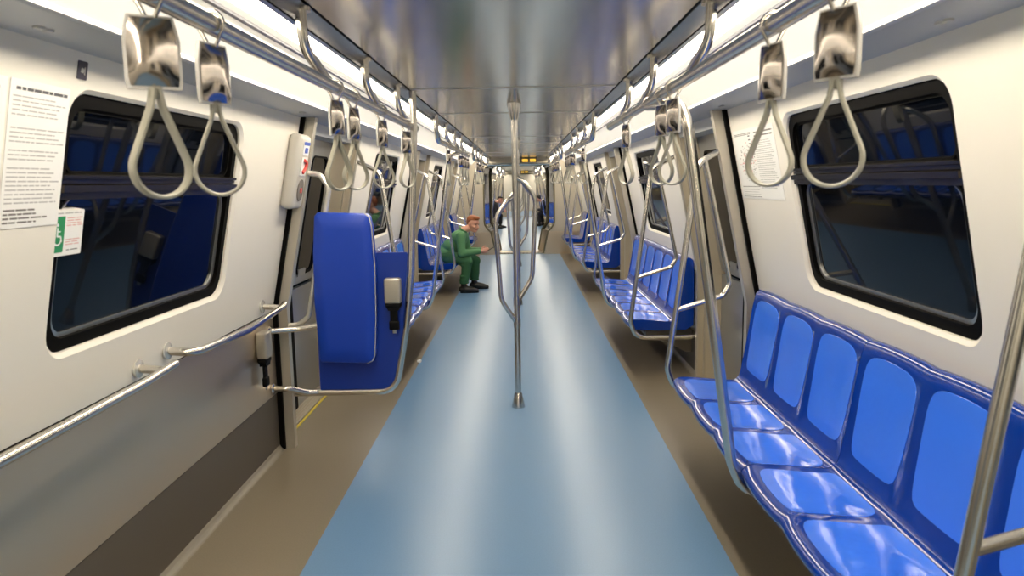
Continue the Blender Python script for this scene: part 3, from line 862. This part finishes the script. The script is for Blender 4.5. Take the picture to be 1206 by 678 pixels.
for k, (dx, dy) in enumerate(((.25, .1), (.2, -.15), (.05, .13), (.28, .02))):
    q.prism([(-.13 - dx*.5, .01 - dy*.5), (-.13 + dx*.5, .01 + dy*.5), (-.13 + dx*.5, .012 + dy*.5), (-.13 - dx*.5, .012 - dy*.5)], fn, .0005, .0008, (M['pink'], M['ink'], M['ink'], M['pink'])[k])
# wheelchair sign on the window glass
r, fn = poster(-1, 2.185, 1.443, .150, .137, 'white and green wheelchair sign on the left window glass', 'sign', 'wheelchair_sign', .0)
r.location = P3(-1, 2.185, ts(1.443), .006)
MB().prism(rrect(0, 0, .150, .137, .002, 2), fn, -.036, -.0013, M['paper']).build('backing', r)
MB().prism(rrect(-.045, -.003, .055, .108, .002, 2), fn, .0005, .0010, M['green']).build('green_field', r)
q = MB(); cc = (-.047, -.018)
def bar(q, a, b, w, m, d0=.0011, d1=.0016):
    a = Vector(a); b = Vector(b); n = Vector((-(b - a).y, (b - a).x)).normalized()*w/2
    q.prism([tuple(a + n), tuple(b + n), tuple(b - n), tuple(a - n)], fn, d0, d1, m)
arc = [(cc[0] + .016*cos(a), cc[1] + .016*sin(a)) for a in [rd(130 + i*25) for i in range(11)]]
for a, b in zip(arc[:-1], arc[1:]): bar(q, a, b, .005, M['white'])
bar(q, (-.051, .018), (-.050, -.008), .006, M['white']); bar(q, (-.050, -.008), (-.034, -.009), .005, M['white']); bar(q, (-.034, -.009), (-.028, -.026), .005, M['white']); bar(q, (-.050, .006), (-.036, .006), .004, M['white'])
q.prism([(-.052 + .005*cos(a), .026 + .005*sin(a)) for a in [i*pi/6 for i in range(12)]], fn, .0011, .0016, M['white'])
q.build('wheelchair_symbol', r)
lines(r, fn, 'red_print', -.008, .068, [.045 - .0075*k for k in range(4)] + [-.02 - .0075*k for k in range(3)], .003, M['pink'], .02)
lines(r, fn, 'dark_print', .0, .06, [-.052], .003, M['dgrey']); lines(r, fn, 'heading_print', -.06, .06, [.060], .004, M['ink'])
for mb, rr in SHEET: mb.build('sheet', rr)
# small dark plate near the ceiling
r = thing('warning_plate', 'small dark blue pictogram plate high on the left wall under the soffit', 'sign', P3(-1, 2.163, ts(1.908), -.002))
fn = lambda a, b, e: (-1*(-b*sin(A) - e*cos(A)), a, b*cos(A) - e*sin(A))
MB().prism(rrect(0, 0, .046, .052, .004), fn, -.0012, .001, M['navy']).build('plate', r)
q = MB(); q.prism([(-.010, -.006), (.004, -.008), (.008, .004), (-.006, .008)], fn, .001, .0016, M['grey']); q.prism([(.008, -.012), (.012, -.012), (.012, .010), (.008, .010)], fn, .001, .0016, M['grey']); q.build('pictogram', r)
# yellow oval stickers on the doors
for s, y in ((-1, 5.02), (1, 4.86)):
    r = thing('door_sticker', 'yellow oval sticker on the %s door leaf' % SIDE[s], 'sticker', P3(s, y, ts(1.22), .125))
    fn = lambda a, b, e, s=s: (s*(-b*sin(A) - e*cos(A)), a, b*cos(A) - e*sin(A))
    o = [(.028*cos(t*pi/12), .036*sin(t*pi/12)) for t in range(24)]; i = [(.016*cos(t*pi/12), .024*sin(t*pi/12)) for t in range(24)]
    q = MB(); q.holed(o, i, fn, .001, M['yellow']); q.strip([fn(a, b, .001) for a, b in o], [fn(a, b, -.004) for a, b in o], M['yellow']); q.build('yellow_ring', r)
    q = MB(); q.prism(i, fn, -.004, .0008, M['ink']); q.build('inner_field', r)

# soffit locks
def lock(s, y, label):
    r = thing('panel_lock', label, 'lock', (s*1.12, y, 1.9607))
    q = MB(); q.lathe([(.012, -.006), (.014, -.003), (.014, .0)], M['alu'], (0, 0, 0), 14); q.lathe([(.012, -.006), (.014, -.003), (.014, .0)], M['alu'], (0, .035, 0), 14); q.build('lock_barrel', r)
    return r
lock(-1, 1.84, 'small round panel locks in the left soffit at the frame edge'); lock(-1, 2.98, 'small round panel locks in the left soffit above the window')
lock(-1, 4.0, 'small round panel locks in the left soffit beside the door post'); lock(1, 1.95, 'small round panel locks in the right soffit at the frame edge')
lock(1, 4.05, 'small round panel locks in the right soffit beside the door post')

# amber display boards near the gangways
for y, l in ((16.05, 'hanging display board with amber cells before the gangway'), (33.6, 'hanging display board with amber cells at the end of the far carriage')):
    r = thing('display_board', l, 'display', (.21, y, 2.1))
    MB().rbox((.01, .06, -.055), (.36, .10, .108), .012, M['dgrey'], 2).build('housing', r)
    for x in (-.07, .10):
        q = MB()
        for i in range(10):
            for j in range(5):
                q.box((x - .062 + i*.0125, .004, -.092 + j*.0125), (x - .062 + i*.0125 + .010, .012, -.092 + j*.0125 + .010), M['amber'])
        q.build('amber_cells', r)
# crumpled scrap of paper on the floor
bm = bmesh.new(); bmesh.ops.create_icosphere(bm, subdivisions=2, radius=.022)
for v in bm.verts: v.co *= random.uniform(.7, 1.1); v.co.z = max(-.014, v.co.z*.8)
me = bpy.data.meshes.new('paper_scrap'); bm.to_mesh(me); bm.free(); me.materials.append(M['white'])
o = bpy.data.objects.new('paper_scrap', me); COL.objects.link(o); o.location = (-.885, 6.40, .0145); tag(o, 'small crumpled white paper scrap on the floor beside the blue strip', 'litter')

# ------------------------------------------------------------------ people
def capsule(bm, p, q, r0, r1, seg=14):
    p, q = Vector(p), Vector(q); ax = (q - p); L = ax.length; ax.normalize() if L > 1e-6 else None
    Z = ax if L > 1e-6 else Vector((0, 0, 1)); X = Z.orthogonal().normalized(); Y = Z.cross(X)
    rings = []
    for i in range(1, 5): a = -pi/2 + pi/2*i/4; rings.append((p + Z*r0*sin(a), r0*cos(a)))
    for i in range(0, 4): a = pi/2*i/4; rings.append((q + Z*r1*sin(a), r1*cos(a)))
    vs = [[bm.verts.new(c + X*r*cos(2*pi*k/seg) + Y*r*sin(2*pi*k/seg)) for k in range(seg)] for c, r in rings]
    for A_, B_ in zip(vs[:-1], vs[1:]):
        for k in range(seg): bm.faces.new((A_[k], A_[(k+1) % seg], B_[(k+1) % seg], B_[k]))
    b0 = bm.verts.new(p - Z*r0); b1 = bm.verts.new(q + Z*r1)
    for k in range(seg): bm.faces.new((b0, vs[0][(k+1) % seg], vs[0][k])); bm.faces.new((b1, vs[-1][k], vs[-1][(k+1) % seg]))
def chain(bm, pts, rs):
    for i in range(len(pts) - 1): capsule(bm, pts[i], pts[i+1], rs[i], rs[i+1])
def ellip(bm, c, r, R=None):
    g = bmesh.ops.create_uvsphere(bm, u_segments=20, v_segments=14, radius=1)
    R = R or Matrix.Identity(3)
    for v in g['verts']: v.co = R @ Vector((v.co.x*r[0], v.co.y*r[1], v.co.z*r[2])) + Vector(c)
def fuse(bm, vox, name, m, parent, smooth=4):
    me = bpy.data.meshes.new('tmp'); bm.to_mesh(me); bm.free()
    o = bpy.data.objects.new('tmp', me); COL.objects.link(o)
    a = o.modifiers.new('r', 'REMESH'); a.mode = 'VOXEL'; a.voxel_size = vox
    b = o.modifiers.new('s', 'SMOOTH'); b.iterations = smooth; b.factor = .5
    bpy.context.view_layer.update()
    dg = bpy.context.evaluated_depsgraph_get(); nm = bpy.data.meshes.new_from_object(o.evaluated_get(dg))
    bpy.data.objects.remove(o); bpy.data.meshes.remove(me)
    nm.name = name; nm.materials.clear(); nm.materials.append(m)
    for p in nm.polygons: p.use_smooth = True
    q = bpy.data.objects.new(name, nm); COL.objects.link(q); q.parent = parent
    return q
def make_person(label, skin, hairm, shirt, trou):
    # local origin on the floor under the pelvis, facing +x; y to the person's left (away from viewer for the left bench)
    r = thing('person', label, 'person')
    OX = 1.15; L = lambda x, y, z: Vector((x + OX, y - 10.80, z))
    pelvis = L(-1.075, 10.80, .545); waist = L(-1.00, 10.80, .655); chest = L(-.895, 10.80, .765); neck = L(-.815, 10.80, .895); head = L(-.662, 10.80, .985)
    shN = L(-.835, 10.62, .820); shF = L(-.815, 10.98, .820)
    elN = L(-.825, 10.575, .575); elF = L(-.77, 11.03, .57); wrN = L(-.565, 10.715, .590); wrF = L(-.555, 10.885, .595)
    hipN = L(-1.08, 10.71, .535); hipF = L(-1.08, 10.89, .535); knN = L(-.745, 10.62, .455); knF = L(-.655, 10.985, .435)
    anN = L(-.80, 10.60, .085); anF = L(-.675, 11.0, .085)
    R = Matrix.Rotation(rd(-36), 3, 'Z') @ Matrix.Rotation(rd(10), 3, 'Y')      # head leans forward
    H = lambda x, y, z: head + R @ Vector((x, y, z))
    # ---- continuous body
    bm = bmesh.new()
    chain(bm, [pelvis, waist, chest], [.110, .105, .112]); ellip(bm, chest + Vector((.03, 0, .015)), (.11, .165, .105)); chain(bm, [shN, shF], [.055, .055])
    chain(bm, [chest, neck, H(-.02, 0, -.05)], [.08, .055, .05])
    ellip(bm, H(-.012, 0, .035), (.098, .076, .088), R); ellip(bm, H(.012, 0, -.03), (.074, .064, .085), R)      # cranium, face
    ellip(bm, H(.040, 0, -.092), (.036, .038, .026), R)                                                           # chin
    chain(bm, [H(-.02, .045, -.06), H(.035, .018, -.095)], [.026, .022]); chain(bm, [H(-.02, -.045, -.06), H(.035, -.018, -.095)], [.026, .022])  # jaw
    chain(bm, [H(.078, 0, .012), H(.104, 0, -.034)], [.008, .013]); ellip(bm, H(.092, 0, -.038), (.016, .018, .009), R)   # nose
    chain(bm, [H(.070, .042, .020), H(.082, 0, .022), H(.070, -.042, .020)], [.012, .013, .012])                  # brow
    ellip(bm, H(.058, .037, -.032), (.022, .020, .018), R); ellip(bm, H(.058, -.037, -.032), (.022, .020, .018), R)
    ellip(bm, H(.080, 0, -.064), (.013, .024, .012), R)                                                           # mouth mound
    for sy in (-1, 1): ellip(bm, H(-.010, sy*.078, -.008), (.020, .009, .032), R @ Matrix.Rotation(sy*.3, 3, 'Z'))    # ears
    chain(bm, [shN, elN, wrN], [.050, .040, .027]); chain(bm, [shF, elF, wrF], [.050, .040, .027])
    chain(bm, [hipN, knN, anN], [.085, .055, .038]); chain(bm, [hipF, knF, anF], [.085, .055, .038])
    for an in (anN, anF): chain(bm, [an, an + Vector((.10, 0, -.045)), an + Vector((.15, 0, -.052))], [.036, .03, .022])
    # hands: palm, four bent fingers, thumb from the side of the palm
    phone_c = L(-.405, 10.80, .615)
    for wr, sy in ((wrN, 1), (wrF, -1)):      # sy: direction towards the other hand
        f = (Vector((phone_c.x, wr.y + sy*.05, phone_c.z - .01)) - wr).normalized(); side = Vector((0, sy, 0)); side = (side - f*side.dot(f)).normalized(); up = f.cross(side) if sy < 0 else side.cross(f)*-1
        up = Vector((0, 0, 1)) - f*f.z; up.normalize()
        pc = wr + f*.052
        g = Matrix((f, side, up)).transposed()
        ellip(bm, pc, (.052, .018, .040), g); chain(bm, [wr, pc], [.026, .028])
        for k in range(4):
            base = wr + f*(.092 - .004*abs(k - 1)) + up*(.026 - .0175*k) + side*.004
            ln = (.040, .044, .041, .032)[k]
            d1 = (f*.80 + side*.6).normalized(); d2 = (f*.15 + side*1.0).normalized(); d3 = (-f*.45 + side*.9).normalized()
            p1 = base + d1*ln; p2 = p1 + d2*ln*.62; p3 = p2 + d3*ln*.45
            chain(bm, [base - f*.02, base, p1, p2, p3], [.0095, .0095, .0085, .0078, .0068])
        tb = wr + f*.030 + up*.030 + side*.004
        t1 = tb + (f*.6 + up*.75 + side*.2).normalized()*.036; t2 = t1 + (f*.85 + side*.45 + up*.1).normalized()*.030
        chain(bm, [tb, t1, t2], [.013, .0105, .008])
    body = fuse(bm, .0052, 'body', skin, r, 3)
    # ---- clothing
    bm = bmesh.new()
    chain(bm, [pelvis + Vector((-.01, 0, .03)), waist, chest], [.125, .122, .128]); ellip(bm, pelvis + Vector((0, 0, .03)), (.14, .18, .10)); ellip(bm, chest + Vector((.03, 0, .02)), (.125, .180, .118))
    ellip(bm, waist + Vector((.0, 0, .01)), (.125, .172, .112))
    chain(bm, [chest + Vector((.02, 0, .02)), neck + Vector((-.008, 0, -.02))], [.10, .066]); chain(bm, [shN, shF], [.068, .068])
    for a, b, c in ((shN, elN, wrN), (shF, elF, wrF)):
        chain(bm, [a, b, b.lerp(c, .93)], [.070, .057, .040])
        m_ = a.lerp(b, .45); ellip(bm, m_, (.066, .060, .075)); ellip(bm, b.lerp(c, .28), (.062, .052, .052))
        for k in range(3): ellip(bm, b.lerp(c, .04 + .16*k) + Vector((0, 0, .012)), (.016, .060 - .004*k, .054 - .004*k), Matrix.Rotation(.5 - .5*k, 3, 'Y'))
    fuse(bm, .0075, 'shirt', shirt, r, 4)
    bm = bmesh.new()   # collar
    for i in range(20):
        a = 2*pi*i/20; a2 = 2*pi*(i+1)/20; N0 = neck + Vector((.004, 0, .008)); RR = Matrix.Rotation(rd(38), 3, 'Y')
        f = lambda q: N0 + RR @ Vector((.060*cos(q), .064*sin(q), .006*cos(2*q)))
        if abs((a + .15) % (2*pi) - 0) > .25: capsule(bm, f(a), f(a2), .013, .013, 8)
    fuse(bm, .006, 'collar', shirt, r, 2)
    bm = bmesh.new()
    for hp, kn, an in ((hipN, knN, anN), (hipF, knF, anF)):
        chain(bm, [hp, kn + Vector((-.01, 0, 0)), kn.lerp(an, .5), an + Vector((0, 0, .095))], [.100, .078, .070, .068])
        ellip(bm, hp.lerp(kn, .5) + Vector((0, 0, -.01)), (.20, .092, .086)); ellip(bm, kn + Vector((.0, 0, -.01)), (.078, .074, .080))
        for k in range(3): ellip(bm, an + Vector((0, 0, .060 + .05*k)), (.073 - .003*k, .071, .018))
        ellip(bm, kn + Vector((-.06, 0, -.05)), (.05, .07, .03))
    chain(bm, [hipN + Vector((.02, .03, .02)), hipF + Vector((.02, -.03, .02))], [.105, .105])
    fuse(bm, .0075, 'trousers', trou, r, 4)
    for an in (anN, anF):
        bm = bmesh.new(); z0 = an.z
        chain(bm, [an + Vector((-.035, 0, -.030)), an + Vector((.05, 0, -.035)), an + Vector((.13, .0, -.046)), an + Vector((.185, 0, -.055))], [.048, .054, .043, .030])
        chain(bm, [an + Vector((-.005, 0, .06)), an + Vector((.0, 0, -.02))], [.044, .050])
        for v in bm.verts: v.co.z = max(v.co.z, .010)
        sh = fuse(bm, .0065, 'shoe', M['shoe'], r, 2)
        q = MB(); sole = [(an.x + .075 + .135*math.copysign(abs(cos(t))**.75, cos(t)), an.y + (.043 if cos(t) < .2 else .040)*math.copysign(abs(sin(t))**.8, sin(t))) for t in [2*pi*i/28 for i in range(28)]]
        q.prism(sole, lambda a, b, d: (a, b, d), .001, .014, M['webbing']); q.build('sole', sh)
    # hair cap: cropped, short sides, brushed front
    bm = bmesh.new()
    ellip(bm, H(-.018, 0, .045), (.100, .081, .086), R); ellip(bm, H(.042, 0, .098), (.052, .058, .026), R); chain(bm, [H(.06, -.03, .088), H(.085, 0, .094), H(.06, .03, .088)], [.018, .020, .018])
    ellip(bm, H(-.058, 0, .015), (.056, .066, .05), R)
    RT = R.transposed()
    for v in bm.verts:
        l = RT @ (v.co - head)
        if l.x > .0 and l.z < .062: l.z = .062
        if -.035 < l.x <= .0 and l.z < .030: l.z = .030
        v.co = head + R @ l
    fuse(bm, .006, 'hair', hairm, r, 2)
    q = MB()
    for sy in (-1, 1):
        bmx = bmesh.new(); ellip(bmx, H(.071, sy*.030, .003), (.009, .013, .007), R); bmx.verts.index_update()
        q.add([v.co.copy() for v in bmx.verts], [[v.index for v in f.verts] for f in bmx.faces], M['eye'], True); bmx.free()
    q.build('eyes', r)
    q = MB()
    for sy in (-1, 1): q.tube([H(.072, sy*.050, .024), H(.086, sy*.030, .030), H(.090, sy*.012, .026)], .005, hairm, .01, 8)
    q.build('eyebrows', r)
    q = MB(); q.tube([H(.078, -.022, -.063), H(.092, 0, -.061), H(.078, .022, -.063)], .0055, M['lip'], .01, 8); q.tube([H(.076, -.018, -.072), H(.090, 0, -.074), H(.076, .018, -.072)], .0055, M['lip'], .01, 8); q.build('lips', r)
    return r, phone_c
pm, pc = make_person('man in green shirt and trousers leaning over a phone on the left bench', M['skin'], M['hair'], M['shirt'], M['trousers'])
pm.location = (-1.15, 10.80, 0)
q = MB(); q.rbox((0, 0, 0), (.145, .072, .009), .004, M['phone'], 3, Matrix.Rotation(rd(-28), 3, 'Y'))
o = q.build('phone'); o.location = (-.392, 10.80, .628); tag(o, 'dark phone held in both hands of the man in green', 'phone')
def far_person(loc, rz, label, hm):
    c = copy_tree(pm); c.location = loc; c.rotation_euler = (0, 0, rz); c['label'] = label
    for ch in c.children:
        if not ch.material_slots: continue
        n = ch.name.split('.')[0]
        nm = {'shirt': M['black_cloth'], 'collar': M['black_cloth'], 'trousers': M['black_cloth'], 'hair': hm, 'eyebrows': hm}.get(n)
        if nm: ch.material_slots[0].link = 'OBJECT'; ch.material_slots[0].material = nm
    return c
far_person((-1.17, 25.9, 0), 0, 'distant dark-haired person in black seated on the left in the far carriage', M['dhair'])
far_person((1.17, 27.0, 0), pi, 'distant person in black bent forward on the right in the far carriage', M['dhair'])

# ------------------------------------------------------------------ world, camera
w = bpy.data.worlds.new('tunnel'); S.world = w; w.use_nodes = True
w.node_tree.nodes['Background'].inputs[0].default_value = (.004, .005, .007, 1); w.node_tree.nodes['Background'].inputs[1].default_value = 1.
cam = bpy.data.cameras.new('camera'); co = bpy.data.objects.new('camera', cam); COL.objects.link(co); S.camera = co
YAW, PIT, ROLL = 0.01366519, 0.14145855, -0.0162645
F = Vector((-sin(YAW)*cos(PIT), cos(YAW)*cos(PIT), -sin(PIT))); R0 = Vector((cos(YAW), sin(YAW), 0)); U0 = R0.cross(F)
R_ = R0*cos(ROLL) + U0*sin(ROLL); U_ = -R0*sin(ROLL) + U0*cos(ROLL)
co.matrix_world = Matrix(((R_.x, U_.x, -F.x, .03658), (R_.y, U_.y, -F.y, 0), (R_.z, U_.z, -F.z, 1.57036), (0, 0, 0, 1)))
cam.sensor_fit = 'HORIZONTAL'; cam.sensor_width = 36.; cam.lens = 870/1206*36
cam.clip_start = .05; cam.clip_end = 100
cam.dof.use_dof = True; cam.dof.focus_distance = 8.; cam.dof.aperture_fstop = 5.6
S.view_settings.view_transform = 'Standard'; S.view_settings.look = 'None'; S.view_settings.gamma = 1; S.view_settings.use_curve_mapping = False
S.view_settings.exposure = 0.
S.cycles.max_bounces = 8; S.cycles.diffuse_bounces = 4; S.cycles.glossy_bounces = 5
S.cycles.sample_clamp_indirect = 6.
S.cycles.use_denoising = True
